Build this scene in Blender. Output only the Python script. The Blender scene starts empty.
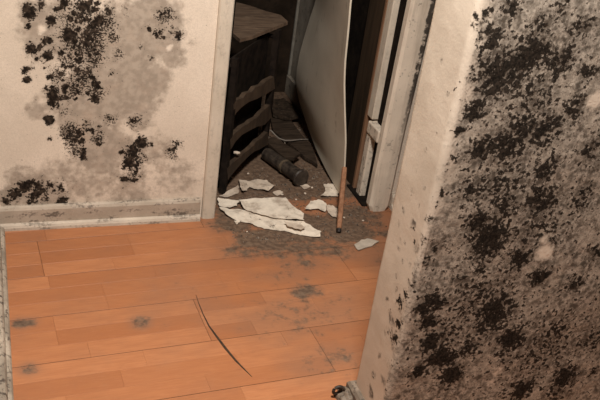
import bpy, bmesh, math, random
import numpy as np
from mathutils import Vector, Matrix, noise as mnoise

random.seed(7)
SC = bpy.context.scene
COL = SC.collection

# ------------------------------------------------------------------ camera
H = 1.43            # eye height in metres; x runs along the back wall, y into depth
FPX = 850.0         # focal length for a 600 px wide frame
R = np.array([[0.9419329, -0.0428714, 0.3330532],
              [-0.3100261, -0.4920972, 0.8134643],
              [0.1290202, -0.8694840, -0.4768138]])
camd = bpy.data.cameras.new('camera')
camd.sensor_width = 36.0
camd.lens = FPX / 600.0 * 36.0
camd.clip_start = 0.02
cam = bpy.data.objects.new('camera', camd)
COL.objects.link(cam)
mw = Matrix.Identity(4)
for i in range(3):
    mw[i][0] = R[i, 0]; mw[i][1] = -R[i, 1]; mw[i][2] = -R[i, 2]
mw[2][3] = H
cam.matrix_world = mw
SC.camera = cam

# ------------------------------------------------------------------ world, light, exposure
w = bpy.data.worlds.new('world'); SC.world = w
w.use_nodes = True
w.node_tree.nodes['Background'].inputs[0].default_value = (0.9, 0.75, 0.6, 1)
w.node_tree.nodes['Background'].inputs[1].default_value = 0.05
SC.view_settings.view_transform = 'Standard'
SC.view_settings.look = 'None'
SC.view_settings.gamma = 1.0
SC.view_settings.use_curve_mapping = False
SC.view_settings.exposure = 0.08

LAMP = (0.52, 1.00, 2.26)
ld = bpy.data.lights.new('ceiling_lamp_light', 'AREA')
ld.shape = 'DISK'; ld.size = 0.30; ld.energy = 80.0; ld.color = (1.0, 0.97, 0.92)
lo = bpy.data.objects.new('ceiling_lamp_light', ld); COL.objects.link(lo)
lo.location = LAMP

# ------------------------------------------------------------------ helpers
def ray(px, py):
    return R @ np.array([px - 300.0, py - 200.0, FPX])
O3 = np.array([0, 0, H])
def fl(px, py, z=0.0):
    r = ray(px, py); return O3 + r * ((z - H) / r[2])
def ony(px, py, y):
    r = ray(px, py); return O3 + r * (y / r[1])
def onx(px, py, x):
    r = ray(px, py); return O3 + r * (x / r[0])
def onplane(px, py, q, n):
    r = ray(px, py); q = np.array(q, float); n = np.array(n, float)
    return O3 + r * (((q - O3) @ n) / (r @ n))

def link(name, bm, mat, parent=None, smooth=False):
    me = bpy.data.meshes.new(name)
    bm.normal_update()
    bm.to_mesh(me); bm.free()
    o = bpy.data.objects.new(name, me); COL.objects.link(o)
    if mat: me.materials.append(mat)
    if smooth:
        for p in me.polygons: p.use_smooth = True
    if parent: o.parent = parent
    return o
def empty(name, loc):
    o = bpy.data.objects.new(name, None); COL.objects.link(o)
    o.location = loc; o.empty_display_size = 0.05
    return o
def under(o, parent):
    """parent a world-space mesh under an empty that sits at its thing's base"""
    o.parent = parent
    o.matrix_parent_inverse = Matrix.Translation(-Vector(parent.location))
    return o
def tag(o, label, cat, group=None, kind=None):
    o['label'] = label; o['category'] = cat
    if group: o['group'] = group
    if kind: o['kind'] = kind
    return o
def struct(o, label=None):
    o['kind'] = 'structure'
    if label: o['label'] = label
    return o
def box(bm, x0, x1, y0, y1, z0, z1, bev=0.0, seg=2):
    r = bmesh.ops.create_cube(bm, size=1.0)
    vs = r['verts']
    for v in vs:
        v.co.x = x0 + (v.co.x + .5) * (x1 - x0)
        v.co.y = y0 + (v.co.y + .5) * (y1 - y0)
        v.co.z = z0 + (v.co.z + .5) * (z1 - z0)
    if bev > 0:
        es = list({e for v in vs for e in v.link_edges})
        bmesh.ops.bevel(bm, geom=es, offset=bev, segments=seg, affect='EDGES', profile=0.5)
def prism(bm, pts, ext):
    """closed solid: polygon pts (3-D) extruded along vector ext"""
    a = [bm.verts.new(p) for p in pts]
    b = [bm.verts.new(Vector(p) + Vector(ext)) for p in pts]
    n = len(pts)
    bm.faces.new(a); bm.faces.new(list(reversed(b)))
    for i in range(n):
        bm.faces.new((a[(i + 1) % n], a[i], b[i], b[(i + 1) % n]))
    bmesh.ops.recalc_face_normals(bm, faces=bm.faces[:])
def sweep(bm, prof, path, closed=True):
    """sweep profile [(off,z)] along horizontal path [(x,y)]; off = to the left of the direction of travel"""
    n = len(path); rows = []
    for i in range(n):
        p = Vector(path[i])
        d0 = (Vector(path[i]) - Vector(path[i - 1])).normalized() if i > 0 else None
        d1 = (Vector(path[i + 1]) - Vector(path[i])).normalized() if i < n - 1 else None
        if d0 is None: d0 = d1
        if d1 is None: d1 = d0
        n0 = Vector((-d0.y, d0.x)); n1 = Vector((-d1.y, d1.x))
        m = (n0 + n1).normalized(); m = m / max(0.3, m.dot(n0))
        rows.append([bm.verts.new((p.x + m.x * o, p.y + m.y * o, z)) for o, z in prof])
    k = len(prof)
    for i in range(n - 1):
        for j in range(k):
            bm.faces.new((rows[i][j], rows[i][(j + 1) % k], rows[i + 1][(j + 1) % k], rows[i + 1][j]))
    bm.faces.new(rows[0]); bm.faces.new(list(reversed(rows[-1])))
    bmesh.ops.recalc_face_normals(bm, faces=bm.faces[:])
def tube(bm, pts, rad, seg=10, cap=True):
    pts = [Vector(p) for p in pts]; rows = []
    rads = rad if isinstance(rad, (list, tuple)) else [rad] * len(pts)
    for i, p in enumerate(pts):
        d = (pts[min(i + 1, len(pts) - 1)] - pts[max(i - 1, 0)]).normalized()
        a = Vector((0, 0, 1)) if abs(d.z) < 0.9 else Vector((1, 0, 0))
        s = d.cross(a).normalized(); t = d.cross(s)
        rows.append([bm.verts.new(p + (s * math.cos(2 * math.pi * k / seg) + t * math.sin(2 * math.pi * k / seg)) * rads[i]) for k in range(seg)])
    for i in range(len(rows) - 1):
        for k in range(seg):
            bm.faces.new((rows[i][k], rows[i][(k + 1) % seg], rows[i + 1][(k + 1) % seg], rows[i + 1][k]))
    if cap:
        bm.faces.new(rows[0]); bm.faces.new(list(reversed(rows[-1])))
    bmesh.ops.recalc_face_normals(bm, faces=bm.faces[:])

# ------------------------------------------------------------------ node helpers / materials
class NT:
    def __init__(s, name):
        s.m = bpy.data.materials.new(name); s.m.use_nodes = True
        s.t = s.m.node_tree; s.b = s.t.nodes['Principled BSDF']
        s.b.inputs['Specular IOR Level'].default_value = 0.25
        s.co = s.t.nodes.new('ShaderNodeTexCoord').outputs['Object']
        s.pos = s.t.nodes.new('ShaderNodeNewGeometry').outputs['Position']
    def set(s, sock, v):
        if isinstance(v, bpy.types.NodeSocket): s.t.links.new(v, sock)
        elif isinstance(v, (tuple, list)) and len(v) == 3 and sock.type == 'RGBA': sock.default_value = (*v, 1)
        else: sock.default_value = v
    def noise(s, scale, detail=4, rough=.55, co=None, dist=0.0, vec=None):
        n = s.t.nodes.new('ShaderNodeTexNoise')
        n.inputs['Scale'].default_value = scale; n.inputs['Detail'].default_value = detail
        n.inputs['Roughness'].default_value = rough; n.inputs['Distortion'].default_value = dist
        c = co or s.co
        if vec:
            mp = s.t.nodes.new('ShaderNodeMapping'); mp.inputs['Scale'].default_value = vec
            s.t.links.new(c, mp.inputs[0]); c = mp.outputs[0]
        s.t.links.new(c, n.inputs['Vector']); return n.outputs['Fac']
    def voro(s, scale, co=None):
        n = s.t.nodes.new('ShaderNodeTexVoronoi'); n.inputs['Scale'].default_value = scale
        s.t.links.new(co or s.co, n.inputs['Vector']); return n.outputs['Distance']
    def t_warp(s, co, scale, amp):
        n = s.t.nodes.new('ShaderNodeTexNoise'); n.inputs['Scale'].default_value = scale; n.inputs['Detail'].default_value = 3
        s.t.links.new(co, n.inputs['Vector'])
        a = s.t.nodes.new('ShaderNodeVectorMath'); a.operation = 'SCALE'; a.inputs['Scale'].default_value = amp
        s.t.links.new(n.outputs['Color'], a.inputs[0])
        b = s.t.nodes.new('ShaderNodeVectorMath'); b.operation = 'ADD'
        s.t.links.new(co, b.inputs[0]); s.t.links.new(a.outputs[0], b.inputs[1]); return b.outputs[0]
    def math(s, op, a, b=0.0, clamp=False):
        n = s.t.nodes.new('ShaderNodeMath'); n.operation = op; n.use_clamp = clamp
        s.set(n.inputs[0], a); s.set(n.inputs[1], b); return n.outputs[0]
    def ramp(s, v, a, b, lo=0.0, hi=1.0):
        n = s.t.nodes.new('ShaderNodeMapRange'); n.interpolation_type = 'SMOOTHSTEP'
        s.set(n.inputs['Value'], v)
        n.inputs['From Min'].default_value = a; n.inputs['From Max'].default_value = b
        n.inputs['To Min'].default_value = lo; n.inputs['To Max'].default_value = hi
        return n.outputs[0]
    def mix(s, f, a, b, mode='MIX'):
        n = s.t.nodes.new('ShaderNodeMix'); n.data_type = 'RGBA'; n.blend_type = mode
        s.set(n.inputs[0], f); s.set(n.inputs[6], a); s.set(n.inputs[7], b); return n.outputs[2]
    def attr(s, name):
        n = s.t.nodes.new('ShaderNodeAttribute'); n.attribute_name = name; return n.outputs['Fac']
    def rnd(s):
        return s.t.nodes.new('ShaderNodeObjectInfo').outputs['Random']
    def sep(s, v):
        n = s.t.nodes.new('ShaderNodeSeparateXYZ'); s.t.links.new(v, n.inputs[0]); return n.outputs
    def bump(s, h, strength=.3, dist=.002):
        n = s.t.nodes.new('ShaderNodeBump'); n.inputs['Strength'].default_value = strength
        n.inputs['Distance'].default_value = dist
        s.set(n.inputs['Height'], h); s.t.links.new(n.outputs[0], s.b.inputs['Normal'])
    def done(s, col, rough=.8):
        s.set(s.b.inputs['Base Color'], col); s.set(s.b.inputs['Roughness'], rough); return s.m

def mat_wall_back():
    n = NT('mouldy_plaster_cream')
    blot, speck, tone, bare = n.attr('blot'), n.attr('speck'), n.attr('tone'), n.attr('bare')
    big = n.noise(7, 5); mid = n.noise(38, 5, .6); fine = n.noise(170, 3, .6); vf = n.noise(420, 2, .6)
    base = n.mix(n.ramp(big, .3, .7), (.62, .515, .41), (.71, .595, .48))
    base = n.mix(n.ramp(n.noise(320, 2), .35, .7, 0, .36), base, (.46, .37, .29))
    t = n.math('ADD', tone, n.math('MULTIPLY', n.math('SUBTRACT', mid, .5), .9))
    tonec = n.mix(n.ramp(n.noise(55, 4), .35, .65), (.285, .228, .176), (.385, .312, .245))
    tonec = n.mix(n.ramp(n.noise(18, 4), .5, .72, 0, .5), tonec, (.43, .325, .245))
    c = n.mix(n.ramp(t, .28, .62, 0, .92), base, tonec)
    # soft halo around colonies
    hal = n.math('ADD', n.math('MAXIMUM', blot, n.math('MULTIPLY', speck, .6)), n.math('MULTIPLY', n.math('SUBTRACT', mid, .5), .7))
    c = n.mix(n.ramp(hal, .2, .8, 0, .6), c, (.15, .11, .08))
    # crisp colonies: solid blots then fine peppering
    b = n.math('ADD', blot, n.math('MULTIPLY', n.math('SUBTRACT', fine, .5), 1.5))
    b = n.math('ADD', b, n.math('MULTIPLY', n.math('SUBTRACT', mid, .5), .9))
    vd = n.voro(95, co=n.t_warp(n.co, 45, .010))
    b = n.math('ADD', b, n.math('MULTIPLY', n.math('SUBTRACT', .42, vd), .55))
    mb = n.ramp(b, .36, .56)
    s_ = n.math('ADD', n.math('MULTIPLY', speck, .52), n.math('MULTIPLY', n.math('SUBTRACT', fine, .5), 1.25))
    s_ = n.math('ADD', s_, n.math('MULTIPLY', n.math('SUBTRACT', vf, .5), .55))
    s_ = n.math('ADD', s_, n.math('MULTIPLY', n.math('SUBTRACT', mid, .5), .45))
    ms = n.ramp(s_, .27, .42)
    m = n.math('MAXIMUM', mb, ms)
    mc = n.mix(n.ramp(n.noise(90, 4), .4, .7), (.006, .004, .003), (.045, .031, .022))
    c = n.mix(n.math('MULTIPLY', m, .97), c, mc)
    c = n.mix(n.ramp(n.math('ADD', bare, n.math('MULTIPLY', n.math('SUBTRACT', fine, .5), .6)), .35, .95, 0, .9), c, (.74, .62, .50))
    n.bump(n.math('ADD', n.math('MULTIPLY', m, .5), n.math('ADD', n.noise(260, 3), n.math('MULTIPLY', mid, 1.5))), .3, .0015)
    n.b.inputs['Specular IOR Level'].default_value = .04
    return n.done(c, .95)

def mat_wall_right():
    n = NT('mouldy_plaster_grey')
    blot, tone, bare = n.attr('blot'), n.attr('tone'), n.attr('bare')
    big = n.noise(9, 4); mid = n.noise(30, 6, .62); mid2 = n.noise(62, 5, .6); fine = n.noise(150, 4, .6); vf = n.noise(330, 3, .6)
    clean = n.mix(n.ramp(big, .3, .7), (.49, .41, .325), (.57, .48, .385))
    clean = n.mix(n.ramp(vf, .45, .75, 0, .3), clean, (.38, .305, .24))
    tonec = n.mix(n.ramp(mid2, .36, .64), (.085, .070, .055), (.46, .395, .322))
    tonec = n.mix(n.ramp(n.noise(20, 5, .6, dist=.6), .42, .68, 0, .6), tonec, (.50, .425, .34))
    tonec = n.mix(n.ramp(vf, .4, .7, 0, .4), tonec, (.10, .075, .055))
    t = n.math('ADD', tone, n.math('MULTIPLY', n.math('SUBTRACT', mid, .5), 1.0))
    t = n.math('ADD', t, n.math('MULTIPLY', n.math('SUBTRACT', fine, .5), .5))
    c = n.mix(n.ramp(t, .32, .72), clean, tonec)
    b = n.math('ADD', n.math('ADD', blot, n.math('MULTIPLY', tone, .10)), n.math('MULTIPLY', n.math('SUBTRACT', mid2, .5), 2.3))
    b = n.math('ADD', b, n.math('MULTIPLY', n.math('SUBTRACT', fine, .5), 1.9))
    b = n.math('ADD', b, n.math('MULTIPLY', n.math('SUBTRACT', vf, .5), .7))
    vd = n.voro(85, co=n.t_warp(n.co, 40, .012))
    b = n.math('ADD', b, n.math('MULTIPLY', n.math('SUBTRACT', .42, vd), .75))
    b = n.math('SUBTRACT', b, n.ramp(n.math('ADD', t, blot), .15, .6, .55, 0))
    m = n.ramp(b, .40, .66)
    halo = n.ramp(b, .15, .55, 0, .5)
    c = n.mix(halo, c, (.085, .06, .043))
    c = n.mix(n.math('MULTIPLY', m, .96), c, n.mix(n.ramp(fine, .4, .7), (.005, .004, .003), (.032, .024, .018)))
    c = n.mix(n.ramp(n.math('ADD', bare, n.math('MULTIPLY', n.math('SUBTRACT', mid2, .5), .9)), .35, .85, 0, .9), c, (.68, .57, .455))
    n.bump(n.math('ADD', n.math('MULTIPLY', m, .6), n.math('ADD', fine, n.math('MULTIPLY', mid, 2.0))), .25, .0015)
    n.b.inputs['Specular IOR Level'].default_value = .04
    return n.done(c, .95)

def mat_trim(name, c0, c1, grime=.5, gcol=(.06, .045, .035), sv=(1, 1, .16), pv=None):
    n = NT(name)
    a = n.noise(9, 5, .6); f = n.noise(120, 4, .65); st = n.noise(30, 5, .65, vec=sv); pt = n.noise(46, 5, .65, vec=pv)
    c = n.mix(n.ramp(a, .3, .7), c0, c1)
    c = n.mix(n.ramp(st, .48, .75, 0, .45 * grime + .1), c, (.30, .225, .165))
    c = n.mix(n.ramp(n.math('ADD', pt, n.math('MULTIPLY', n.math('SUBTRACT', f, .5), .6)), .52, .68, 0, grime), c, gcol)
    n.bump(n.math('ADD', f, a), .3, .0015)
    return n.done(c, .62)

def mat_plain(name, c0, c1, scale=30, rough=.75, vec=None, spot=None, amt=.4):
    n = NT(name)
    c = n.mix(n.ramp(n.noise(scale, 5, .6, vec=vec), .32, .68), c0, c1)
    if spot:
        c = n.mix(n.ramp(n.noise(scale * 3.1, 4, .65), .55, .72, 0, amt), c, spot)
    n.bump(n.noise(scale * 4, 3), .3, .0015)
    if max(c1) < .06: n.b.inputs['Specular IOR Level'].default_value = .05   # near-black colours get little sheen
    return n.done(c, rough)

# ------------------------------------------------------------------ dimensions of the place
YB = 2.358          # plaster face of the wall with the doorway
YB2 = 2.46          # its far face
XL, XR = .668, 1.225    # doorway
YP0, YP1 = 1.305, 1.462  # mouldy partition on the right: near and far faces
XP = .818           # its free end
YC = 3.42           # end wall of the closet
XC = 1.262          # right wall of the closet
CEIL = 2.40
TH = math.radians(3.05)   # boards run 3 degrees off the wall

# field of blobs on a wall given in wall metres
def field(P, blobs):
    f = np.zeros(len(P))
    for (a, b, r, s) in blobs:
        d2 = ((P[:, 0] - a) ** 2 + (P[:, 1] - b) ** 2) / (r * r)
        f = np.maximum(f, s * np.exp(-d2 * .9)) if s > 0 else f + s * np.exp(-d2)
    return f
def warp(P, amp, sc, seed=0):
    o = np.empty_like(P)
    for i, (a, b) in enumerate(P):
        v = mnoise.noise_vector(Vector((a * sc, b * sc, seed)))
        o[i] = (a + v.x * amp, b + v.y * amp)
    return o
def set_attr(o, name, arr):
    at = o.data.attributes.new(name, 'FLOAT', 'POINT')
    at.data.foreach_set('value', np.asarray(arr, dtype=np.float32))
def wall_blobs(lst, y):
    out = []
    for (px, py, r, s) in lst:
        p = ony(px, py, y); q = ony(px + r, py, y)
        out.append((p[0], p[2], abs(q[0] - p[0]), s))
    return out

# ------------------------------------------------------------------ wall_back
M_WB = mat_wall_back()
def build_wall_back():
    bm = bmesh.new()
    xs = list(np.arange(-.06, XL - .03, .0055)) + [XL - .03]
    zs = list(np.arange(0, .86, .0055)) + [1.0, 1.4, 1.9, CEIL]
    g = [[bm.verts.new((x, YB, z)) for x in xs] for z in zs]
    for i in range(len(zs) - 1):
        for j in range(len(xs) - 1):
            bm.faces.new((g[i][j], g[i][j + 1], g[i + 1][j + 1], g[i + 1][j]))
    x1 = XL - .03
    # solid behind the face, header and the part right of the doorway
    box(bm, -.06, x1, YB + .002, YB2, 0, CEIL)
    box(bm, x1, XR + .03, YB, YB2, 2.02, CEIL)
    box(bm, XR + .03, 2.6, YB, YB2, 0, CEIL)
    o = link('wall_back', bm, M_WB)
    P = np.array([(v.co.x, v.co.z) for v in o.data.vertices])
    W = warp(P, .012, 26) ; W2 = warp(P, .03, 11, 4.0)
    blot = wall_blobs([
        (30,12,8,1),(28,27,4,.9),(52,21,6,1),(45,42,6,1),(32,47,6,.9),(69,37,7,1),(26,68,5,1),(28,80,5,1),(55,98,9,1),(50,120,6,1),
        (78,58,5,.9),(48,58,4,.9),(60,52,5,.9),(65,66,4,.8),(97,86,5,.9),(95,98,5,.9),(70,18,4,.9),(82,8,8,.8),(100,20,5,.8),(62,4,6,.8),
        (178,34,5,.8),(157,36,5,.7),(165,15,5,.6),(140,142,7,1),(134,122,5,.7),(128,163,6,.9),(124,180,5,.85),(133,152,7,.9),(136,170,4,.8),
        (172,150,5,.6),(82,154,5,.9),(74,138,6,.8),(25,186,9,.9),(40,190,8,.8),(5,200,5,1),(62,202,6,.9),(14,192,8,.8),(38,178,4,.6),
        (90,40,5,.8),(108,12,5,.7),(88,72,6,.7),(40,8,6,.6),(44,90,4,.6),(150,144,4,.8),(118,34,4,.5),(84,204,5,.5),(110,72,4,.5)], YB)
    speck = wall_blobs([
        (85,10,16,1),(95,28,15,1),(80,45,14,1),(60,75,14,.8),(75,90,12,.9),(95,60,12,.9),(112,36,9,.8),(72,133,13,.95),(98,138,9,.8),
        (110,118,8,.8),(165,16,9,.9),(160,33,7,.9),(141,47,4,.8),(151,57,4,.8),(177,144,7,.8),(75,148,12,.8),(133,158,13,.9),(60,20,18,.6),
        (40,60,14,.5),(105,10,8,.8),(97,92,9,.9),(135,122,8,.9),(62,112,8,.6),(118,55,7,.6),(124,8,6,.5),(178,34,7,.9),(172,155,8,.6),
        (72,60,20,.8),(92,44,18,.9),(58,92,14,.75),(82,78,16,.85),(108,24,12,.85),(60,190,14,.45),(85,125,9,.7),(70,30,16,.8),(130,175,10,.7),(62,180,8,.45)], YB)
    tone = wall_blobs([
        (60,30,45,.9),(120,50,50,.95),(150,30,40,.9),(90,100,50,.9),(130,95,38,.9),(100,150,40,.8),(60,170,38,.62),(150,80,26,.85),(35,15,22,.8),
        (175,60,14,.8),(75,190,30,.6),(30,190,26,1.0),(45,196,24,.95),(12,198,16,1.0),(150,150,26,.55),(130,190,40,.6),(175,175,34,.5),(100,185,40,.55),(40,110,22,.6),(178,20,12,.7),
        (15,100,14,-.5),(8,140,22,-.6),(12,60,12,-.4),(178,95,12,-.6),(45,150,16,-.5),(172,120,10,-.4)], YB)
    rg = random.Random(11)
    extra = []
    for _ in range(75):
        t_ = rg.random(); cx = 30 + 70 * rg.random() ** .8; cy = 108 * rg.random()
        if cx > 118 - cy * .25 or cx < 24 + cy * .18: continue
        extra.append((cx, cy, rg.uniform(2.2, 4.6), rg.uniform(.6, 1)))
    for _ in range(16): extra.append((rg.gauss(133, 6), rg.gauss(158, 13), rg.uniform(2, 4), rg.uniform(.6, 1)))
    for _ in range(14): extra.append((rg.gauss(78, 10), rg.gauss(140, 9), rg.uniform(2, 4), rg.uniform(.6, 1)))
    for _ in range(22): extra.append((rg.uniform(4, 66), rg.gauss(192, 6), rg.uniform(2.5, 5), rg.uniform(.5, .95)))
    for _ in range(9): extra.append((rg.gauss(165, 6), rg.gauss(24, 10), rg.uniform(2, 3.5), rg.uniform(.6, .9)))
    blot += wall_blobs(extra, YB)
    bare = wall_blobs([(42,29,5.5,1),(40,33,4,.8),(169,48,4,1),(171.5,46,3,.9),(46,112,4,.7),(100,74,5,.4)], YB)
    fr = (np.abs(np.array([v.co.y for v in o.data.vertices]) - YB) < 1e-4) & (P[:, 0] < XL)
    set_attr(o, 'blot', field(W, blot) * 1.15 * fr); set_attr(o, 'speck', field(W, speck) * fr)
    set_attr(o, 'tone', np.clip(field(W2, tone), 0, 1) * fr); set_attr(o, 'bare', field(P, bare) * fr)
    return struct(o, 'cream plaster wall with black mould left of the doorway')
build_wall_back()

# ------------------------------------------------------------------ wall_right: the partition with a free end
M_WR = mat_wall_right()
def build_wall_right():
    bm = bmesh.new()
    rr = .014
    path = [(2.6, YP1), (1.4, YP1), (XP + .006, YP1), (XP, YP1 - .006)]
    path += [(XP, y) for y in np.arange(YP1 - .012, YP0 + rr, -.006)]
    for k in range(0, 7):
        a = math.pi + k * math.pi / 12
        path.append((XP + rr + rr * math.cos(a), YP0 + rr + rr * math.sin(a)))
    path += [(x, YP0) for x in np.arange(XP + rr + .006, 1.62, .006)] + [(1.8, YP0), (2.6, YP0)]
    zs = list(np.arange(0, 1.16, .006)) + [1.4, 1.9, CEIL]
    g = []
    for z in zs:
        row = []
        for (x, y) in path:
            d = mnoise.noise(Vector((x * 7, y * 7, z * 7))) * .0018 + mnoise.noise(Vector((x * 40, y * 40, z * 40))) * .0003
            if y > YP1 - .001: d = 0
            ex = -d if x < XP + rr else 0
            row.append(bm.verts.new((x + ex, y - (d if x >= XP + rr else 0), z)))
        g.append(row)
    for i in range(len(zs) - 1):
        for j in range(len(path) - 1):
            bm.faces.new((g[i][j], g[i][j + 1], g[i + 1][j + 1], g[i + 1][j]))
    bmesh.ops.recalc_face_normals(bm, faces=bm.faces[:])
    o = link('wall_right', bm, M_WR, smooth=True)
    co = np.array([v.co[:] for v in o.data.vertices])
    u = np.where(co[:, 0] < XP + rr, XP - (co[:, 1] - YP0), co[:, 0])
    P = np.stack([u, co[:, 2]], 1)
    W = warp(P, .014, 22, 2.0)
    blot = wall_blobs([
        (500,75,26,.75),(522,60,18,.8),(538,52,16,.75),(560,62,15,.7),(490,42,14,.7),(476,108,10,.8),(545,130,16,.75),(507,145,18,.8),(522,128,14,.7),
        (482,150,14,.75),(545,168,12,.7),(572,110,14,.6),(590,68,10,.6),(482,15,10,.6),(512,8,10,.7),(540,25,10,.5),(460,130,7,.8),(453,160,6,.6),
        (490,240,20,.85),(478,222,12,.75),(520,258,11,.8),(495,312,20,.85),(509,340,14,.9),(435,302,11,1),(428,322,9,.95),(432,340,10,1),(441,358,13,1),(452,376,12,.95),(425,310,8,.8),
        (520,392,12,.9),(540,275,9,.7),(540,200,16,.7),(470,190,14,.55),(575,285,10,.6),(580,200,14,.5),(505,205,14,.65),(555,330,14,.5),(418,372,8,.85),
        (470,345,14,.6),(395,312,5,.75),(392,330,6,.7),(400,300,4,.7),(390,342,4,.7),(384,318,2.5,.6),(412,285,5,.6),(428,262,6,.5),(460,280,9,.5),
        (590,340,14,.45),(560,385,16,.5),(440,196,4,.7),(425,90,2.5,.5),(449,92,2,.75),(580,30,14,.45),(560,10,10,.5),(590,150,12,.5),(600,250,12,.5),(480,268,8,.6),
        (438,250,5,.5),(418,240,4,.5),(430,215,3,.6),(399,245,2.5,.6),(404,252,2,.6),(386,345,5,.6),(530,100,30,.42),(500,180,30,.42),(540,230,30,.38),(480,300,34,.42),(540,350,40,.38),(440,340,26,.45)], YP0)
    rg = random.Random(21)
    for _ in range(70): blot.append((rg.uniform(1.28, 2.5), rg.uniform(.02, 1.1), rg.uniform(.015, .05), rg.uniform(.45, .85)))
    stain = []
    for (px, py, r, k) in ((404,212,4,.7),(412,225,5,.75),(405,240,3,.7),(420,205,4,.7),(415,247,6,.75),(398,249,3,.75),(402,262,4,.7),(396,275,3,.7),(408,278,5,.7),(388,300,3,.7),
            (392,318,5,.8),(386,335,4,.75),(380,355,4,.7),(374,374,5,.75),(383,381,6,.8),(431,112,3,.6),(425,150,3,.65),(441,62,3,.6),(447,95,3,.7),(418,172,3,.65),(400,225,3,.6),
            (412,192,4,.6),(395,290,4,.7),(371,390,6,.8),(400,240,6,.5),(390,330,9,.5),(410,260,9,.5),(425,185,3,.7),(436,135,3,.6),(392,345,7,.7)):
        q = onx(px, py, XP)
        uu = XP - (q[1] - YP0) if q[1] > YP0 else ony(px, py, YP0)[0]
        stain.append((uu, q[2] if q[1] > YP0 else ony(px, py, YP0)[2], r * .0030, k))
    bare = wall_blobs([(545,252,10,1),(544,240,6,.8),(596,100,11,1),(497,372,8,.7),(490,384,6,.6),(450,268,6,.5),(575,85,8,.45),(530,215,8,.4),(560,40,14,.5),(600,60,14,.5),
        (445,225,10,.4),(520,360,6,.4),(470,330,6,.3)], YP0)
    bx = [(486,0),(474,60),(462,105),(455,140),(443,180),(434,210),(420,250),(405,290),(394,330),(384,372),(380,400)]
    bw = sorted([(ony(a, b, YP0)[2], ony(a, b, YP0)[0]) for a, b in bx])
    xb = np.interp(P[:, 1], [q[0] for q in bw], [q[1] for q in bw])
    t = np.clip((W[:, 0] - xb) / .10 + .5, 0, 1)
    t = np.maximum(t * .95, np.clip(.9 - P[:, 1] / .13, 0, .9) * (u > XP - .06) if False else t * .95)
    t = np.maximum(t, field(W, stain))
    set_attr(o, 'blot', field(W, blot) * 1.25); set_attr(o, 'bare', field(P, bare)); set_attr(o, 'tone', t)
    return struct(o, 'partition wall end covered in black and grey mould')
build_wall_right()

# ------------------------------------------------------------------ plain shell
M_PLAIN = mat_plain('plain_cream_plaster', (.30, .26, .215), (.40, .35, .29), 14, .9)
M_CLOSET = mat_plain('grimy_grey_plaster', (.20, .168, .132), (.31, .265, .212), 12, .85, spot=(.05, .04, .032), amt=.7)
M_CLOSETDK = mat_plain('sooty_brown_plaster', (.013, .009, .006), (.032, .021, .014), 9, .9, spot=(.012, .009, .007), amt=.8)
def shell(name, *b, mat=M_PLAIN):
    bm = bmesh.new(); box(bm, *b); return struct(link(name, bm, mat))
shell('wall_left', -.17, -.06, 1.45, YB2, 0, CEIL)
shell('wall_passage', -1.3, -.06, 1.35, 1.45, 0, CEIL)
shell('wall_passage_left', -1.4, -1.3, -1.7, 1.45, 0, CEIL)
shell('wall_front', -1.4, 2.7, -1.8, -1.7, 0, CEIL)
shell('wall_side', 2.6, 2.7, -1.7, YC + .1, 0, CEIL)
shell('ceiling', -1.4, 2.7, -1.8, YC + .1, CEIL, CEIL + .1)
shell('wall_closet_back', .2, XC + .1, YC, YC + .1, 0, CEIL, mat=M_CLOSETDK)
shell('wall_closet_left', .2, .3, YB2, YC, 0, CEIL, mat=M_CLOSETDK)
shell('wall_closet_right', XC, XC + .1, YB2, YC, 0, CEIL, mat=M_CLOSET)

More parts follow.
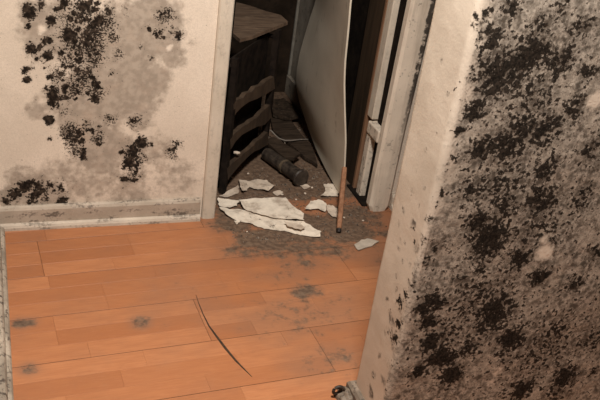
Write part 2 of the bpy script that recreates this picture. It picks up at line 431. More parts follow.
# ------------------------------------------------------------------ floor: boards of three strips
def mat_floor():
    n = NT('orange_laminate')
    r = n.rnd()
    co = n.co
    g = n.noise(10, 6, .6, vec=(1.2, 14, 1)); g2 = n.noise(42, 5, .6, vec=(.6, 9, 1)); a = n.noise(3, 4, co=n.pos)
    off = n.math('MULTIPLY', r, 1.0)
    c = n.mix(off, (.312, .115, .045), (.41, .166, .071))
    c = n.mix(n.ramp(g, .35, .68, 0, .55), c, (.28, .100, .042))
    c = n.mix(n.ramp(g2, .5, .75, 0, .35), c, (.46, .21, .105))
    c = n.mix(n.ramp(n.noise(22, 4, co=n.pos), .58, .8, 0, .35), c, (.25, .105, .05))
    # trodden-in dirt: patches given in floor metres
    x, y, z = n.sep(n.pos)[:3]
    tot = None
    for (px, py, rx, ry, s) in DIRT:
        p = fl(px, py); q = fl(px + rx, py); q2 = fl(px, py + ry)
        sx = abs(q[0] - p[0]) + .02; sy = abs(q2[1] - p[1]) + .02
        dx = n.math('DIVIDE', n.math('SUBTRACT', x, float(p[0])), float(sx))
        dy = n.math('DIVIDE', n.math('SUBTRACT', y, float(p[1])), float(sy))
        d = n.math('ADD', n.math('MULTIPLY', dx, dx), n.math('MULTIPLY', dy, dy))
        e = n.math('MULTIPLY', n.math('POWER', 2.718, n.math('MULTIPLY', d, -1.0)), s)
        tot = e if tot is None else n.math('MAXIMUM', tot, e)
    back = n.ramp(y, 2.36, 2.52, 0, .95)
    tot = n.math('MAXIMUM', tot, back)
    tot = n.math('MULTIPLY', tot, 1.12)
    nz = n.math('ADD', n.math('MULTIPLY', n.math('SUBTRACT', n.noise(24, 6, .65, co=n.pos), .5), 1.5), n.math('MULTIPLY', n.math('SUBTRACT', n.noise(110, 3, .6, co=n.pos), .5), .5))
    d = n.math('ADD', tot, nz)
    dirtc = n.mix(n.ramp(n.noise(60, 4, co=n.pos), .35, .65), (.072, .046, .030), (.14, .092, .060))
    c = n.mix(n.ramp(n.math('ADD', tot, n.math('MULTIPLY', n.math('SUBTRACT', n.noise(6, 5, .6, co=n.pos), .5), .9)), -.08, .45, 0, .58), c, (.205, .105, .064))
    c = n.mix(n.ramp(d, .30, .70, 0, .93), c, dirtc)
    c = n.mix(n.ramp(n.noise(70, 3, .6, co=n.pos), .74, .78, 0, .8), c, (.03, .02, .014))
    n.bump(n.math('ADD', g2, n.math('MULTIPLY', d, 1.2)), .12, .001)
    return n.done(c, n.ramp(d, .3, .8, .42, .85))
DIRT = [(262,240,26,11,.9),(300,228,40,16,.95),(345,230,26,14,1.0),(235,225,18,7,.85),(300,248,46,8,.62),(350,215,30,10,.8),(300,262,26,7,.5),(330,250,26,8,.55),(306,292,13,5,.7),(285,276,40,8,.33),
        (245,250,22,7,.6),(370,225,14,5,.55),(385,232,10,8,.5),(330,300,40,10,.28),(250,215,40,12,.9),(320,345,30,14,.22),(141,323,5,2.5,.6),(300,312,70,34,.34),(330,360,40,22,.36),(200,300,60,30,.2),(385,260,14,14,.35),(28,369,3,1.5,.5),(24,323,5,1.2,.75)]
M_FL = mat_floor()
M_SEAM = mat_plain('dark_board_core', (.06, .026, .012), (.11, .05, .024), 40, .8)
def build_floor():
    bm = bmesh.new(); box(bm, -1.4, 2.7, -1.8, YC + .1, -.12, -.011)
    f = struct(link('floor', bm, M_SEAM), 'orange laminate floor of three-strip boards, dirty at the doorway')
    c, s = math.cos(TH), math.sin(TH)
    BW, BL = .188, 1.20
    # boards laid in a frame turned by TH about (0.441,1.531), which is on a seam
    ox, oy = .441, 1.531
    def inside(x, y):
        return -1.38 < x < 2.6 and -1.7 < y < YC + .05
    unit = {}
    def slab_mesh(name, lx, ly, z0, z1, bev):
        key = (name, round(lx, 4), round(ly, 4))
        if key not in unit:
            b = bmesh.new(); box(b, 0, lx, 0, ly, z0, z1, bev, 1)
            me = bpy.data.meshes.new(name); b.normal_update(); b.to_mesh(me); b.free()
            me.materials.append(M_FL if name == 'strip' else M_SEAM); unit[key] = me
        return unit[key]
    rot = Matrix.Rotation(TH, 4, 'Z')
    ends = {0: .364, 1: .083, 2: .60, 3: -.30, 4: .22}
    rng = random.Random(5)
    for row in range(-17, 12):
        v0 = row * BW
        e = ends.get(row, (row * .437) % BL)
        e0 = e - BL * 3
        while e0 < 2.7:
            u0, u1 = e0, e0 + BL; e0 += BL
            # clip against the room (world x from the left skirting to the far side)
            wx0 = ox + u0 * c - v0 * s; wy = oy + u0 * s + v0 * c
            lim = 0.0 if wy > 1.36 else -1.29
            if wy > YB + .03: lim = .31
            hi = 2.58 if wy < YB - .1 else XC - .005
            if wy > YP1 + .5 and wy < YB: hi = 2.58
            if wx0 < lim: u0 = (lim - ox + v0 * s) / c
            wx1 = ox + u1 * c - v0 * s
            if wx1 > hi: u1 = (hi - ox + v0 * s) / c
            if u1 - u0 < .03: continue
            ym = oy + (u0 + u1) / 2 * s + (v0 + BW / 2) * c
            if ym < -1.6 or ym > YC - .06: continue
            if abs(ym - (YB + .03)) < -1: continue
            L = u1 - u0
            me = slab_mesh('plank', L - .0008, BW - .0010, -.011, -.0012, 0)
            p = bpy.data.objects.new('plank', me); COL.objects.link(p); p.parent = f
            p.matrix_local = Matrix.Translation((ox + u0 * c - v0 * s, oy + u0 * s + v0 * c, 0)) @ rot
            near = ym > .55
            for k in range(3):
                y0 = k * BW / 3
                if not near:
                    cuts = [0, L]
                else:
                    cuts = [0]; q = rng.choice([.13, .2, .27, .34])
                    while q < L - .06:
                        cuts.append(q); q += rng.choice([.3, .34, .38, .42])
                    cuts.append(L)
                for a, b in zip(cuts[:-1], cuts[1:]):
                    i0 = .0004 if a == 0 else 0.0; i1 = .0004 if b == L else 0.0
                    j0 = .0009 if k == 0 else .00008; j1 = .0009 if k == 2 else .00008
                    ms = slab_mesh('strip', round(b - a - i0 - i1 - .00015, 4), round(BW / 3 - j0 - j1, 5), -.0012, 0, .0004)
                    t = bpy.data.objects.new('strip', ms); COL.objects.link(t); t.parent = p
                    t.location = (a + i0, y0 + j0, 0)
    # the opened, splintered board joint that curves toward the viewer
    b = bmesh.new()
    px = [(196,295,.5),(199,304,.9),(203,314,1.0),(209,326,1.6),(217,337,2.4),(226,349,2.8),(236,361,2.2),(245,370,1.4),(252,377,.5)]
    rows = []
    for (x, y, wd) in px:
        q = fl(x, y); h = wd * .0012
        rows.append([b.verts.new((q[0] - wd * .0014, q[1], .0002)), b.verts.new((q[0] - wd * .0004, q[1], .0004 + h)), b.verts.new((q[0] + wd * .0014, q[1] + .001, .0002))])
    for i in range(len(rows) - 1):
        for k in range(2):
            b.faces.new((rows[i][k], rows[i][k + 1], rows[i + 1][k + 1], rows[i + 1][k]))
        b.faces.new((rows[i][2], rows[i][0], rows[i + 1][0], rows[i + 1][2]))
    bmesh.ops.recalc_face_normals(b, faces=b.faces[:])
    sp = link('splintered_joint', b, mat_plain('burnt_splinter', (.03, .02, .014), (.08, .045, .025), 90, .9)); sp.parent = f
    sp['label'] = 'dark splintered board joint'
    return f
FLOOR = build_floor()

# ------------------------------------------------------------------ skirtings
M_TRIM = mat_trim('dirty_cream_paint', (.54, .445, .35), (.64, .535, .425), .55)
def mat_casing_streak():
    n = NT('streaked_casing_paint')
    a = n.noise(9, 5, .6); f = n.noise(130, 4, .65); st = n.noise(30, 5, .65, vec=(1, 1, .12)); pt = n.noise(40, 5, .65)
    c = n.mix(n.ramp(a, .3, .7), (.60, .50, .395), (.70, .585, .465))
    c = n.mix(n.ramp(st, .46, .72, 0, .5), c, (.31, .245, .185))
    c = n.mix(n.ramp(n.math('ADD', pt, n.math('MULTIPLY', n.math('SUBTRACT', f, .5), .7)), .60, .76, 0, .6), c, (.07, .055, .042))
    x, y, z = n.sep(n.pos)[:3]
    e = n.math('SUBTRACT', x, n.math('MULTIPLY', z, .022))
    e = n.math('ADD', n.ramp(e, 1.262, 1.284), n.math('MULTIPLY', n.math('SUBTRACT', n.noise(45, 5, .65), .5), 2.0))
    e = n.math('MULTIPLY', n.ramp(e, .6, 1.0), n.ramp(z, .15, .5))
    c = n.mix(n.math('MULTIPLY', e, .93), c, (.02, .015, .012))
    n.bump(n.math('ADD', f, a), .3, .0015)
    return n.done(c, .65)
M_TRIM2 = mat_trim('grimy_skirting_paint', (.33, .265, .20), (.46, .375, .295), .75, sv=(.12, 1, 1), pv=(.22, 1, 1))
M_TRIM3 = mat_trim('grimy_shoe_paint', (.42, .34, .265), (.55, .455, .355), .6, sv=(.12, 1, 1), pv=(.22, 1, 1))
M_LUMP = mat_trim('sooty_plaster', (.07, .052, .038), (.19, .145, .105), .95)
M_TRIMD = mat_trim('filthy_skirting_paint', (.20, .16, .12), (.42, .345, .265), .95)
M_TRIMC = mat_trim('dusty_casing_paint', (.49, .41, .32), (.58, .49, .39), .2, pv=(1, 1, .3))
def skirting(name, path, mat, shoe_mat, hgt=.066, label=None, shoe_path=None, side=1):
    # profile offsets point into the room (left of travel if side=1)
    bm = bmesh.new()
    pr = [(0, 0), (.014 * side, 0), (.014 * side, hgt - .012), (.010 * side, hgt - .004), (.004 * side, hgt), (0, hgt)]
    sweep(bm, pr, path)
    o = struct(link(name, bm, mat), label)
    bm = bmesh.new()
    pr = [(.0145 * side, 0), (.027 * side, 0), (.0265 * side, .009), (.023 * side, .016), (.018 * side, .0195), (.0145 * side, .0205)]
    sweep(bm, pr, shoe_path or path)
    link('shoe_moulding', bm, shoe_mat, o)
    return o
def seg(a, b, n=10):
    return [(a[0] + (b[0] - a[0]) * i / n, a[1] + (b[1] - a[1]) * i / n) for i in range(n + 1)]
skirting('baseboard_back', seg((XL - .052, YB), (-.032, YB)), M_TRIM2, M_TRIM3, .075, 'low grimy cream skirting with a quarter-round along the back wall')
skirting('baseboard_left', seg((-.0155, YB - .0285), (-.0155, 1.36)), M_TRIMD, M_TRIMD, .05, 'filthy skirting strip along the left wall')
bm = bmesh.new(); box(bm, -.0595, -.0155, 1.36, YB - .03, 0, .05)
struct(link('trim_1', bm, M_TRIMD), 'packing strip behind the left skirting')
skirting('baseboard_right', [(XP + .35, YP1), (XP, YP1), (XP, YP0), (2.55, YP0)][::-1], M_TRIM2, M_TRIMD, .06, 'broken skirting round the mouldy wall end', side=-1) if False else None
def base_right():
    bm = bmesh.new()
    pr = [(0, 0), (.015, 0), (.015, .028), (.009, .036), (0, .038)]
    sweep(bm, pr, [(XP + .03, YP0), (XP, YP0), (XP, YP1), (2.5, YP1)])
    return struct(link('baseboard_right', bm, M_LUMP), 'grimy skirting round the foot of the mouldy wall end')
base_right()
skirting('baseboard_doorside', seg((2.55, YB), (XR + .083, YB)), M_TRIM, M_TRIM, .06, 'cream skirting right of the door casing')

# ------------------------------------------------------------------ door casings and jambs
bm = bmesh.new(); sweep(bm, [(0, 0), (.014, 0), (.014, .06), (.004, .07), (0, .07)], [(-.062, 1.35), (-1.295, 1.35)])
struct(link('baseboard_passage', bm, M_TRIM2), 'grimy skirting of the passage left of the room')
def casing(name, quads, mat, label, y0, y1, bev=.004):
    """quads: (xl,xr,z) stations from the floor up"""
    bm = bmesh.new(); rows = []
    for (a, b, z) in quads:
        rows.append([bm.verts.new(q) for q in ((a, y1, z), (a, y0 + bev, z), (a + bev, y0, z), (a + (b - a) * .55, y0 - .002, z), (b - bev, y0, z), (b, y0 + bev, z), (b, y1, z))])
    for i in range(len(rows) - 1):
        for k in range(7):
            bm.faces.new((rows[i][k], rows[i][(k + 1) % 7], rows[i + 1][(k + 1) % 7], rows[i + 1][k]))
    bm.faces.new(rows[0]); bm.faces.new(list(reversed(rows[-1])))
    bmesh.ops.recalc_face_normals(bm, faces=bm.faces[:])
    return struct(link(name, bm, mat), label)
casing('trim_2', [(XL - .044, XL, 0), (XL - .044, XL, .3), (XL - .045, XL, .74), (XL - .045, XL, 2.06)], M_TRIMC, 'cream door casing left of the closet doorway', YB - .012, YB + .004)
casing('trim_3', [(1.230, 1.290, 0), (1.222, 1.300, .02), (1.224, 1.303, .3), (1.230, 1.318, .74), (1.235, 1.325, 2.06)], mat_casing_streak(), 'thick cream door casing right of the closet doorway', YB - .022, YB + .012, .009)
bm = bmesh.new(); box(bm, XL - .045, 1.325, YB - .014, YB + .004, 2.06, 2.13, .003)
struct(link('trim_4', bm, M_TRIMC), 'cream casing over the closet doorway')
bm = bmesh.new(); box(bm, XL - .03, XL - .004, YB + .006, YB2 + .005, 0, 2.02, .002)
struct(link('trim_5', bm, M_CLOSETDK), 'dark left door jamb')
M_RAW = mat_plain('raw_brown_wood', (.16, .082, .044), (.25, .13, .07), 22, .8, vec=(1, 1, .1))
M_RAWD = mat_plain('sooty_brown_wood', (.030, .020, .013), (.058, .037, .023), 22, .85, vec=(1, 1, .1))
M_BLACK = mat_plain('black_wood_gap_shade', (.008, .006, .005), (.02, .014, .01), 30, .9)  # near-black wood colour, also used to paint in shade inside gaps
jb = bmesh.new(); box(jb, 1.248, 1.262, YB + .014, 2.452, 0, 2.02, .001)
J = struct(link('trim_6', jb, M_BLACK), 'right door jamb with a dark groove and a pale stop')
b = bmesh.new(); box(b, 1.226, 1.262, 2.454, 2.496, 0.30, 2.02, .003); link('stop_strip', b, M_TRIMC, J)
b = bmesh.new(); box(b, 1.226, 1.262, 2.440, 2.478, 0, .245, .005); link('stop_strip', b, M_TRIM, J)
b = bmesh.new(); box(b, 1.225, 1.262, 2.498, 2.514, 0, 2.02, .002); link('raw_edge', b, M_RAW, J)
b = bmesh.new(); box(b, 1.228, 1.262, 2.516, 2.640, 0, 2.02, .003); link('rough_post', b, M_RAWD, J)
b = bmesh.new(); box(b, 1.250, 1.262, 2.642, 2.93, 0, 2.02, .002); link('gap_shade_panel', b, M_BLACK, J)  # added black board: paints the shade behind the door onto the closet wall
def strike():
    b = bmesh.new(); box(b, 1.221, 1.258, 2.376, 2.470, .247, .292, .005)
    o = link('strike_block', b, M_TRIM, J); o['label'] = 'cream block bridging the groove'
strike()
b = bmesh.new(); box(b, 1.21, 1.262, YB + .015, 2.53, 0, .006, .002)
link('jamb_foot', b, M_BLACK, J)

# ------------------------------------------------------------------ the door leaf, slumped and warped
def door():
    n = NT('warped_door_skin')
    c = n.mix(n.ramp(n.noise(6, 4), .3, .7), (.52, .445, .35), (.62, .535, .425))
    c = n.mix(n.ramp(n.noise(26, 5, .65, vec=(1, 1, .35)), .60, .72, 0, .6), c, (.24, .17, .115))
    c = n.mix(n.ramp(n.noise(60, 4, .65), .68, .76, 0, .7), c, (.10, .07, .05))
    n.bump(n.noise(80, 4), .2, .001); m = n.done(c, .6)
    yn, yf = 2.44, 3.02
    near_px = [(350,0),(347.5,30),(344.5,60),(343.5,80),(344,110),(345,140),(344,165),(342,190),(340.5,202)]
    far_px = [(316,0),(310.5,16),(305,34),(300,52),(296.5,70),(296,86),(299,101),(304,116)]
    npt = sorted([tuple(ony(a, b, yn)[[2, 0]]) for a, b in near_px]); fpt = sorted([tuple(ony(a, b, yf)[[2, 0]]) for a, b in far_px])
    npt = npt + [(1.3, npt[-1][1] - .015), (2.0, npt[-1][1] - .02)]
    fpt = fpt + [(1.0, min(1.235, fpt[-1][1] + .0)), (2.0, 1.225)]
    nx = lambda z: float(np.interp(z, [q[0] for q in npt], [q[1] for q in npt]))
    fx = lambda z: float(np.interp(z, [q[0] for q in fpt], [q[1] for q in fpt]))
    zb_n, zb_f = max(.004, npt[0][0]), max(.02, fpt[0][0])
    bm = bmesh.new(); NS, NZ = 14, 44
    def grid(off):
        g = []
        for i in range(NZ + 1):
            t = (i / NZ) ** 1.7; row = []
            for j in range(NS + 1):
                s = j / NS
                zb = zb_n + (zb_f - zb_n) * s
                z = zb + (1.98 - zb) * t
                x = nx(z) * (1 - s) + fx(z) * s + off - .012 * math.sin(math.pi * s)
                row.append(bm.verts.new((min(x, XC - .004), yn + (yf - yn) * s, z)))
            g.append(row)
        return g
    A = grid(0.0); B = grid(.006)
    for i in range(NZ):
        for j in range(NS):
            bm.faces.new((A[i][j], A[i + 1][j], A[i + 1][j + 1], A[i][j + 1]))
            bm.faces.new((B[i][j], B[i][j + 1], B[i + 1][j + 1], B[i + 1][j]))
    for i in range(NZ):
        bm.faces.new((A[i][0], B[i][0], B[i + 1][0], A[i + 1][0])); bm.faces.new((A[i][NS], A[i + 1][NS], B[i + 1][NS], B[i][NS]))
    for j in range(NS):
        bm.faces.new((A[0][j], A[0][j + 1], B[0][j + 1], B[0][j])); bm.faces.new((A[NZ][j], B[NZ][j], B[NZ][j + 1], A[NZ][j + 1]))
    bmesh.ops.recalc_face_normals(bm, faces=bm.faces[:])
    for f in bm.faces:
        f.smooth = abs(f.calc_area()) > 0
    bm.normal_update()
    for e in bm.edges:
        if len(e.link_faces) == 2 and e.calc_face_angle(0) > .6: e.smooth = False
    o = link('door_1', bm, m, smooth=False)
    return struct(o, 'warped pale door leaf hanging open into the closet')
door()
# closet skirting on the right wall
bm = bmesh.new(); box(bm, XC - .016, XC, 2.935, YC, 0, .085, .003)
struct(link('baseboard_closet_right', bm, M_CLOSET), 'grey skirting of the closet side wall')
bm = bmesh.new(); box(bm, XC - .014, XC - .002, YC - .014, YC - .001, .086, 2.3, .003)
struct(link('trim_7', bm, mat_plain('pale_corner_bead', (.15, .13, .105), (.22, .195, .16), 20, .8)), 'pale corner bead at the back of the closet')

# ------------------------------------------------------------------ rack with scalloped rails
M_RACK = mat_plain('sooty_rack_wood', (.036, .022, .013), (.075, .047, .028), 24, .8, vec=(1, 1, .3), spot=(.02, .014, .01), amt=.6)
M_RACKD = mat_plain('charred_post_wood', (.008, .006, .005), (.022, .015, .011), 24, .85)
def rack():
    A = fl(222.5, 193); B = fl(263, 153); d = (B - A); d[2] = 0; L = np.linalg.norm(d); d /= L
    nrm = np.array([d[1], -d[0], 0])     # toward the viewer's right
    root = empty('bottle_rack', (float(A[0]), float(A[1]), 0))
    tag(root, 'dark sooty bottle rack with scalloped wooden rails at the left of the closet', 'rack')
    def P(px, py): return Vector(onplane(px, py, A, nrm))
    zt = P(277, 30).z
    def post(base, h, mat, r=.011):
        b = bmesh.new(); m = Matrix.Translation(Vector((base[0], base[1], 0))) @ Matrix.Rotation(math.atan2(d[1], d[0]), 4, 'Z')
        k = 14; rows = []
        for i in range(k + 1):
            z = h * i / k; e = r * (1 + .22 * mnoise.noise(Vector((base[0] * 9, z * 16, 1))))
            rows.append([b.verts.new(m @ Vector((sx * e, sy * e, z))) for sx, sy in ((-1, -1), (1, -1), (1, 1), (-1, 1))])
        for i in range(k):
            for q in range(4):
                b.faces.new((rows[i][q], rows[i][(q + 1) % 4], rows[i + 1][(q + 1) % 4], rows[i + 1][q]))
        b.faces.new(rows[0]); b.faces.new(rows[-1])
        bmesh.ops.recalc_face_normals(b, faces=b.faces[:])
        return under(link('post', b, mat), root)
    back = -nrm * .06
    post(A, zt, M_RACKD); post(B, zt, M_RACKD)
    b = bmesh.new(); q0 = Vector(A + back * .5); q1 = Vector(B + back * .5)
    prism(b, [q0, q1, q1 + Vector((0, 0, zt - .02)), q0 + Vector((0, 0, zt - .02))], Vector(-nrm * .006))
    under(link('gap_shade_sheet', b, M_BLACK), root)  # black sheet added to hide the lit floor and keep rail gaps dark
    post(A + back, zt, M_RACKD); post(B + back, zt, M_RACKD)
    rails = [
        ([(230,104),(234,99),(240,97),(243,92.5),(249,91),(252,86.5),(259,84.5),(263,80),(271,76)], [(272,88),(262,94),(254,98),(246,101),(239,106),(233,112),(231,116)]),
        ([(227,139),(231,133),(236,129),(239,126),(245,123),(248,120),(254,117),(258,112),(267,104)], [(269,116),(262,124),(254,126),(246,130),(239,134),(233,140),(228,148)]),
        ([(224,168),(229,162),(235,158),(240,153),(245,149.5),(250,145),(254,140),(259,137),(265,131)], [(266,143),(258,148),(251,151),(245,156),(238,163),(231,171),(225,179)]),
    ]
    for up, lo_ in rails:
        for off, mt in ((0.012, M_RACK),):
            b = bmesh.new()
            a = [P(*q) + Vector(nrm * off) for q in up + lo_]
            prism(b, a, Vector(nrm * -.016))
            under(link('scalloped_rail', b, mt), root)
    # end rails tying front and back frames
    for base in (A, B):
        for z in (.06, zt - .03):
            b = bmesh.new()
            p0 = Vector((base[0], base[1], z)); p1 = p0 + Vector(back)
            tube(b, [p0, p1], .008, 6); under(link('tie_bar', b, M_RACKD), root)
    return zt, A, B, d, nrm
ZT, RA, RB, RD, RN = rack()
def shelf():
    b = bmesh.new()
    z = ZT + .013
    pts = [Vector(fl(px, py, z)) for px, py in ((233, 33), (240, 39), (252, 36), (288, 21.5), (281, 15), (266, 11), (248, 5), (236, 2))]
    prism(b, pts, Vector((0, 0, -.012)))
    n = NT('dusty_brown_shelf'); g = n.noise(9, 5, .6, vec=(1.5, 9, 1))
    c = n.mix(n.ramp(g, .35, .65), (.075, .046, .029), (.14, .09, .058))
    c = n.mix(n.ramp(n.noise(30, 4), .55, .75, 0, .5), c, (.20, .14, .095)); n.bump(g, .2, .001)
    o = link('shelf_board', b, n.done(c, .8))
    tag(o, 'brown pointed shelf board lying on top of the dark rack', 'shelf')
shelf()

# ------------------------------------------------------------------ things lying in and before the closet
M_TUBE = mat_plain('blackened_tube', (.014, .010, .008), (.062, .046, .034), 40, .5)
def metal_tube():
    a = Vector(fl(266, 160)); e = Vector(fl(300, 186)); a.z = .026; e.z = .033
    d = (e - a).normalized()
    root = empty('metal_tube', (a.x, a.y, 0))
    tag(root, 'thick dark tube with a flared round end lying on the closet floor', 'tube')
    b = bmesh.new(); tube(b, [a, a + (e - a) * .5, e - d * .012], [.025, .025, .026], 18); under(link('tube_body', b, M_TUBE, smooth=False), root)
    b = bmesh.new(); tube(b, [e - d * .012, e - d * .006, e, e + d * .004], [.027, .033, .034, .030], 24); under(link('flared_end', b, M_TUBE), root)
    m = a + (e - a) * .55
    b = bmesh.new(); tube(b, [m - d * .006, m + d * .006], [.0275, .0275], 18); under(link('clamp_ring', b, mat_plain('worn_clamp', (.06, .045, .03), (.12, .085, .055), 50, .5)), root)
metal_tube()

FOOT = []
def flat_piece(name, px, z, th, mat, label, cat, curl=0.0, group=None, seed=0, sub=5):
    """irregular sheet: polygon on the floor, subdivided, lightly crumpled, solid"""
    pts = [Vector(fl(a, b, z)) for a, b in px]
    FOOT.append([(p.x, p.y) for p in pts])
    bm = bmesh.new()
    vs = [bm.verts.new(p) for p in pts]; bm.faces.new(vs)
    bmesh.ops.triangulate(bm, faces=bm.faces[:])
    bmesh.ops.subdivide_edges(bm, edges=bm.edges[:], cuts=sub, use_grid_fill=True)
    cen = sum(pts, Vector()) / len(pts); ext = max((p - cen).length for p in pts)
    for v in bm.verts:
        n = mnoise.noise(Vector((v.co.x * 22, v.co.y * 22, seed * 3.7)))
        n2 = mnoise.noise(Vector((v.co.x * 70, v.co.y * 70, seed * 1.3 + 9)))
        rr = (v.co - cen).length / ext
        v.co.z += max(0, curl * rr * rr * (.5 + n)) + abs(n2) * .002
        v.co.x += n2 * .006; v.co.y += n * .004 + mnoise.noise(Vector((v.co.x * 110, v.co.y * 110, seed))) * .005
    r = bmesh.ops.extrude_face_region(bm, geom=bm.faces[:])
    for v in [g for g in r['geom'] if isinstance(g, bmesh.types.BMVert)]: v.co.z += th
    bmesh.ops.recalc_face_normals(bm, faces=bm.faces[:])
    o = link(name, bm, mat)
    return tag(o, label, cat, group)
def mat_paper(name, c0, c1, spot):
    n = NT(name); c = n.mix(n.ramp(n.noise(30, 5, .6), .3, .7), c0, c1)
    d = n.math('ADD', n.noise(26, 5, .68, dist=.5), n.math('MULTIPLY', n.noise(160, 3), .2))
    c = n.mix(n.ramp(n.noise(17, 5, .65), .48, .68, 0, .65), c, (.27, .195, .14)); c = n.mix(n.ramp(d, .70, .78, 0, .9), c, spot); n.bump(d, .2, .001); return n.done(c, .85)
M_PAPER = mat_paper('dirty_white_paper', (.58, .485, .385), (.72, .61, .49), (.10, .075, .055))
M_PAPER2 = mat_paper('dusty_wallpaper_scrap', (.42, .33, .255), (.58, .465, .36), (.09, .066, .05))
G = 'torn wallpaper scraps in the doorway'
flat_piece('wallpaper_scrap', [(219,209),(240,209.5),(258,214),(280,219),(303,222),(321,233),(320,238),(300,235),(284,231),(264,229),(246,223),(226,217)], .002, .0012, M_PAPER, 'long torn white wallpaper scrap nearest the room, across the doorway', 'paper scrap', .010, G, 1)
flat_piece('wallpaper_scrap', [(239,202),(262,198.5),(285,197.5),(292,206),(304,214),(303,221),(284,219),(268,217),(250,212),(243,208)], .009, .0012, M_PAPER, 'wide spotted white wallpaper scrap with a raised fold, behind the long one', 'paper scrap', .012, G, 2)
flat_piece('wallpaper_scrap', [(218,199.5),(229,200),(241,202),(236,206),(229,208.5),(219,207)], .006, .0012, M_PAPER, 'narrow white wallpaper strip touching the left door casing', 'paper scrap', .010, G, 3)
flat_piece('wallpaper_scrap', [(238,181.5),(247,181.5),(258,180),(267,181),(275,187),(268,192),(256,189),(249,187),(244,193),(241,192)], .006, .0012, M_PAPER2, 'crumpled pale scrap with a forked end beside the dark rack', 'paper scrap', .014, G, 4)
flat_piece('wallpaper_scrap', [(219,196),(238,186),(240,192),(228,198)], .002, .0012, M_PAPER2, 'small dusty strip behind the left casing, leading to the forked scrap', 'paper scrap', .006, G, 5)
flat_piece('wallpaper_scrap', [(324,185),(331,184),(339,186.5),(338,197),(330,196),(320,197.5),(325,192)], .004, .0012, M_PAPER, 'white scrap behind the wooden stick, under the door edge', 'paper scrap', .008, G, 6)
flat_piece('wallpaper_scrap', [(311,202),(318,200.5),(324,202),(326,206),(325,212),(317,209),(304,210.5)], .006, .0012, M_PAPER, 'small bright white scrap left of the wooden stick', 'paper scrap', .010, G, 7)
flat_piece('wallpaper_scrap', [(326,206),(332,206.5),(338,209),(337,218),(332,217),(327,212)], .003, .0012, M_PAPER2, 'pale scrap partly hidden behind the lower end of the wooden stick', 'paper scrap', .006, G, 8)
flat_piece('wallpaper_scrap', [(284,222.5),(296,223.5),(306,228),(300,230),(289,227)], .014, .0012, M_PAPER2, 'small grey scrap lying on the right end of the long scrap', 'paper scrap', .004, G, 13, 3)
flat_piece('wallpaper_scrap', [(234,221.5),(239,220.5),(240,222.5),(236,224.5)], .002, .0012, M_PAPER, 'tiny white fleck of wallpaper just before the long scrap, on the left', 'paper scrap', .002, G, 14, 2)
flat_piece('wallpaper_scrap', [(299,186),(306,184),(311,187),(305,190)], .002, .0012, M_PAPER2, 'little dusty scrap right below the flared tube end', 'paper scrap', .004, G, 15, 2)
flat_piece('wallpaper_scrap', [(272,193),(279,190.5),(284,193),(277,196)], .002, .0012, M_PAPER2, 'little dusty scrap between the tube and the spotted scrap', 'paper scrap', .004, G, 16, 2)
flat_piece('glass_shard', [(353,246),(360,242),(367,239.5),(379,242),(372,246.5),(358,251)], .0015, .003, mat_plain('dusty_glass', (.34, .28, .22), (.48, .40, .32), 26, .3), 'pale angular shard lying alone on the orange boards by the partition', 'shard', .004, None, 9, 2)
M_DBOARD = mat_plain('sooty_plank', (.024, .016, .011), (.056, .038, .026), 18, .75, vec=(1, 6, 1))
flat_piece('loose_board', [(265,143),(272,139.5),(285,147),(300,156),(293,161),(284,160),(274,152)], .03, .012, M_DBOARD, 'dark broken board lying behind the tube', 'board', 0.0, None, 10, 1)
flat_piece('loose_board', [(270,120),(290,123),(312,150),(318,168),(305,160),(285,143),(273,133)], .006, .012, M_DBOARD, 'flat sooty board under the thin cable near the door leaf', 'board', 0.0, None, 11, 1)
flat_piece('loose_board', [(271,104),(283,101),(296,112),(299,120),(285,121),(272,117)], .02, .014, mat_plain('rotten_board', (.02, .014, .010), (.05, .033, .022), 30, .8, spot=(.15, .115, .085), amt=.5), 'rotten dark board in the far corner of the closet', 'board', .01, None, 12, 2)
# cable
b = bmesh.new()
tube(b, [Vector(fl(x, y, z)) for x, y, z in ((269.5,130,.045),(272,131.5,.04),(275,135,.032),(279,138.5,.03),(285,140.5,.03),(292,140.5,.028),(300,139.5,.026),(308,139.5,.024))], .0032, 8)
tag(link('cable', b, mat_plain('grey_cable', (.13, .105, .085), (.20, .165, .135), 40, .5), smooth=True), 'thin grey cable curving over the dark boards', 'cable')
# stick leaning on the door edge
def stick():
    foot = Vector(fl(338.5, 233.5)); foot.z = .004
    top = Vector(ony(344.5, 168, 2.405))
    d = (top - foot).normalized()
    root = empty('wooden_stick', (foot.x, foot.y, 0))
    tag(root, 'short brown wooden stick standing upright before the door leaf', 'stick')
    n = NT('orange_stick_wood'); g = n.noise(60, 4, .6, vec=(1, 1, .12))
    m = n.done(n.mix(n.ramp(g, .35, .65), (.19, .085, .042), (.29, .14, .075)), .65)
    b = bmesh.new(); tube(b, [foot + d * .014, foot + (top - foot) * .5, top], [.0088, .0095, .0092], 8); under(link('shaft', b, m), root)
    b = bmesh.new(); tube(b, [foot, foot + d * .004, foot + d * .0138], [.007, .0088, .0082], 10); under(link('dark_tip', b, M_TUBE), root)
stick()
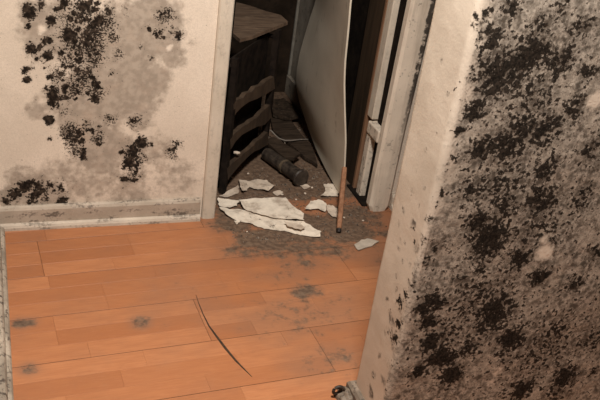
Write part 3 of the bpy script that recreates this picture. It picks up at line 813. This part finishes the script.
# grubby curled scrap at the foot of the partition
def scrap():
    c = Vector((XP - .030, YP1 - .02, .024)); b = bmesh.new()
    c = Vector(fl(338, 391, .022))
    pts = []
    for i in range(26):
        a = i / 25 * 2.6 * math.pi; r = .016 - .010 * i / 25
        pts.append(c + Vector((math.cos(a) * r, -.002 + i * .0003, math.sin(a) * r)))
    tube(b, pts, .0042, 8)
    tag(link('curled_scrap', b, M_TUBE, smooth=True), 'small black curled scrap at the foot of the mouldy wall end', 'scrap')
scrap()
def lump():
    b = bmesh.new(); bmesh.ops.create_icosphere(b, subdivisions=4, radius=1.0)
    c = Vector(fl(352, 400, 0.0))
    c = Vector((XP - .022, YP1 - .01, 0))
    for v in b.verts:
        n = mnoise.noise(v.co * 2.2) * .28 + mnoise.noise(v.co * 6) * .12
        q = v.co * (1 + n)
        v.co = Vector((c.x + q.x * .026, c.y + q.y * .030, max(0, q.z * .024)))
    o = link('plaster_lump', b, M_LUMP, smooth=True)
    tag(o, 'dirty crumbled plaster lump against the foot of the mouldy wall end', 'plaster')
lump()

# ------------------------------------------------------------------ plaster chips and rubble dust
M_CHIP = mat_plain('plaster_chip', (.48, .385, .30), (.64, .52, .41), 60, .9)
chipm = []
for k in range(4):
    b = bmesh.new(); bmesh.ops.create_icosphere(b, subdivisions=1, radius=1.0)
    for v in b.verts:
        v.co *= 1 + .35 * mnoise.noise(v.co * 1.7 + Vector((k * 5, 0, 0))); v.co.z *= .45
    me = bpy.data.meshes.new('plaster_chip'); b.to_mesh(me); b.free(); me.materials.append(M_CHIP); chipm.append(me)
def chip(px, py, r, label, k, z=0.0, grp='plaster chips in the doorway'):
    o = bpy.data.objects.new('plaster_chip', chipm[k % 4]); COL.objects.link(o)
    p = fl(px, py, z); o.location = (p[0], p[1], z + r * .40); o.scale = (r, r * .8, r); o.rotation_euler = (0, 0, k * 1.3)
    return tag(o, label, 'chip', grp)
for k, (px, py, r, lab) in enumerate([
    (282,195,.0065,'round white plaster chip on the edge of the spotted wallpaper scrap'),
    (247,232,.0045,'tiny white plaster chip on the boards before the long wallpaper scrap'),
    (237,155,.0120,'bright white plaster chip caught low in the dark rack'),
    (248,174,.0060,'small white chip on the dirt behind the forked scrap'),
    (344,218,.0045,'tiny white chip just right of the stick'),
    (363,221,.0050,'tiny white chip on the dirty orange boards right of the stick'),
    (305,194,.0060,'small pale chip below the flared end of the tube'),
    (289,180,.0060,'small pale chip left of the flared end of the tube'),
    (296,200,.0050,'tiny pale chip between the spotted scrap and the bright scrap'),
    (280,100,.0060,'small pale chip far back by the closet skirting'),
    (292,108,.0060,'small pale chip near the far foot of the door leaf'),
    (287,144,.0140,'grey plaster chunk on the sooty board below the cable'),
    (286,150,.0060,'pale chip on the dark board behind the tube'),
    (312,188,.0060,'small pale chip right of the flared end of the tube'),
    (232,178,.0060,'small pale chip at the foot of the dark rack')]):
    c_ = chip(px, py, r, lab, k)
    if 'rack' in lab and py < 160:
        q = onplane(237, 153.5, RA + RN * .006, RN); c_.location = (q[0], q[1], q[2] + .003)
def seg_d(x, y, a, b):
    dx, dy = b[0] - a[0], b[1] - a[1]; L2 = dx * dx + dy * dy + 1e-12
    t = max(0, min(1, ((x - a[0]) * dx + (y - a[1]) * dy) / L2))
    return math.hypot(x - a[0] - t * dx, y - a[1] - t * dy)
def covered(x, y):
    back = RA - RN * .04
    if seg_d(x, y, RA - RN * .03, RB - RN * .03) < .06: return True
    if seg_d(x, y, fl(266, 160), fl(302, 188)) < .045: return True
    if seg_d(x, y, fl(338.5, 233.5), ony(344.5, 168, 2.405)) < .022: return True
    for P in FOOT:
        n = len(P); ins = False
        for i in range(n):
            a, b = P[i], P[(i + 1) % n]
            if seg_d(x, y, a, b) < .013: return True
            if (a[1] > y) != (b[1] > y) and x < (b[0] - a[0]) * (y - a[1]) / (b[1] - a[1]) + a[0]: ins = not ins
        if ins: return True
    return False
def rubble():
    rng = random.Random(3); V = []; F = []
    for i in range(4200):
        x = rng.uniform(.72, 1.22); y = 2.40 + (rng.random() ** 1.1) * .98
        if i % 6 == 0: x = rng.uniform(.70, 1.25); y = 2.40 - .22 * rng.random() ** 1.5
        if y > 2.4 and x < .70 + (y - 2.45) * .35: continue
        if covered(x, y): continue
        r = rng.uniform(.0012, .0042) * (1 + (rng.random() > .96) * 1.2)
        a = rng.uniform(0, 6.28); z = rng.uniform(0, .001)
        k = len(V)
        for t in range(3):
            V.append((x + r * math.cos(a + t * 2.1) * rng.uniform(.7, 1.3), y + r * math.sin(a + t * 2.1) * rng.uniform(.7, 1.3), z))
        V.append((x, y, z + r * rng.uniform(.5, 1.0)))
        F += [(k, k + 2, k + 1), (k, k + 1, k + 3), (k + 1, k + 2, k + 3), (k + 2, k, k + 3)]
    me = bpy.data.meshes.new('rubble'); me.from_pydata(V, [], F)
    n = NT('grey_brown_rubble'); v = n.voro(160); c = n.mix(n.ramp(n.noise(200, 2), .42, .62), (.045, .031, .022), (.22, .17, .13))
    me.materials.append(n.done(c, .9))
    o = bpy.data.objects.new('rubble', me); COL.objects.link(o)
    tag(o, 'fine grey brown rubble strewn over the closet floor', 'rubble', kind='stuff')
rubble()

# ------------------------------------------------------------------ the ceiling lamp (above the frame)
def lamp():
    root = empty('ceiling_lamp', (LAMP[0], LAMP[1], CEIL))
    tag(root, 'round ceiling lamp with a frosted cover', 'lamp')
    b = bmesh.new(); tube(b, [(LAMP[0], LAMP[1], CEIL - .001), (LAMP[0], LAMP[1], LAMP[2] + .05)], .16, 28)
    under(link('lamp_base', b, M_PLAIN), root)
    n = NT('frosted_cover'); n.b.inputs['Emission Color'].default_value = (1, .8, .6, 1); n.b.inputs['Emission Strength'].default_value = 3.0
    b = bmesh.new(); tube(b, [(LAMP[0], LAMP[1], LAMP[2] + .049), (LAMP[0], LAMP[1], LAMP[2] + .006)], [.155, .12], 28)
    under(link('lamp_cover', b, n.done((.8, .75, .7), .4)), root)
lamp()
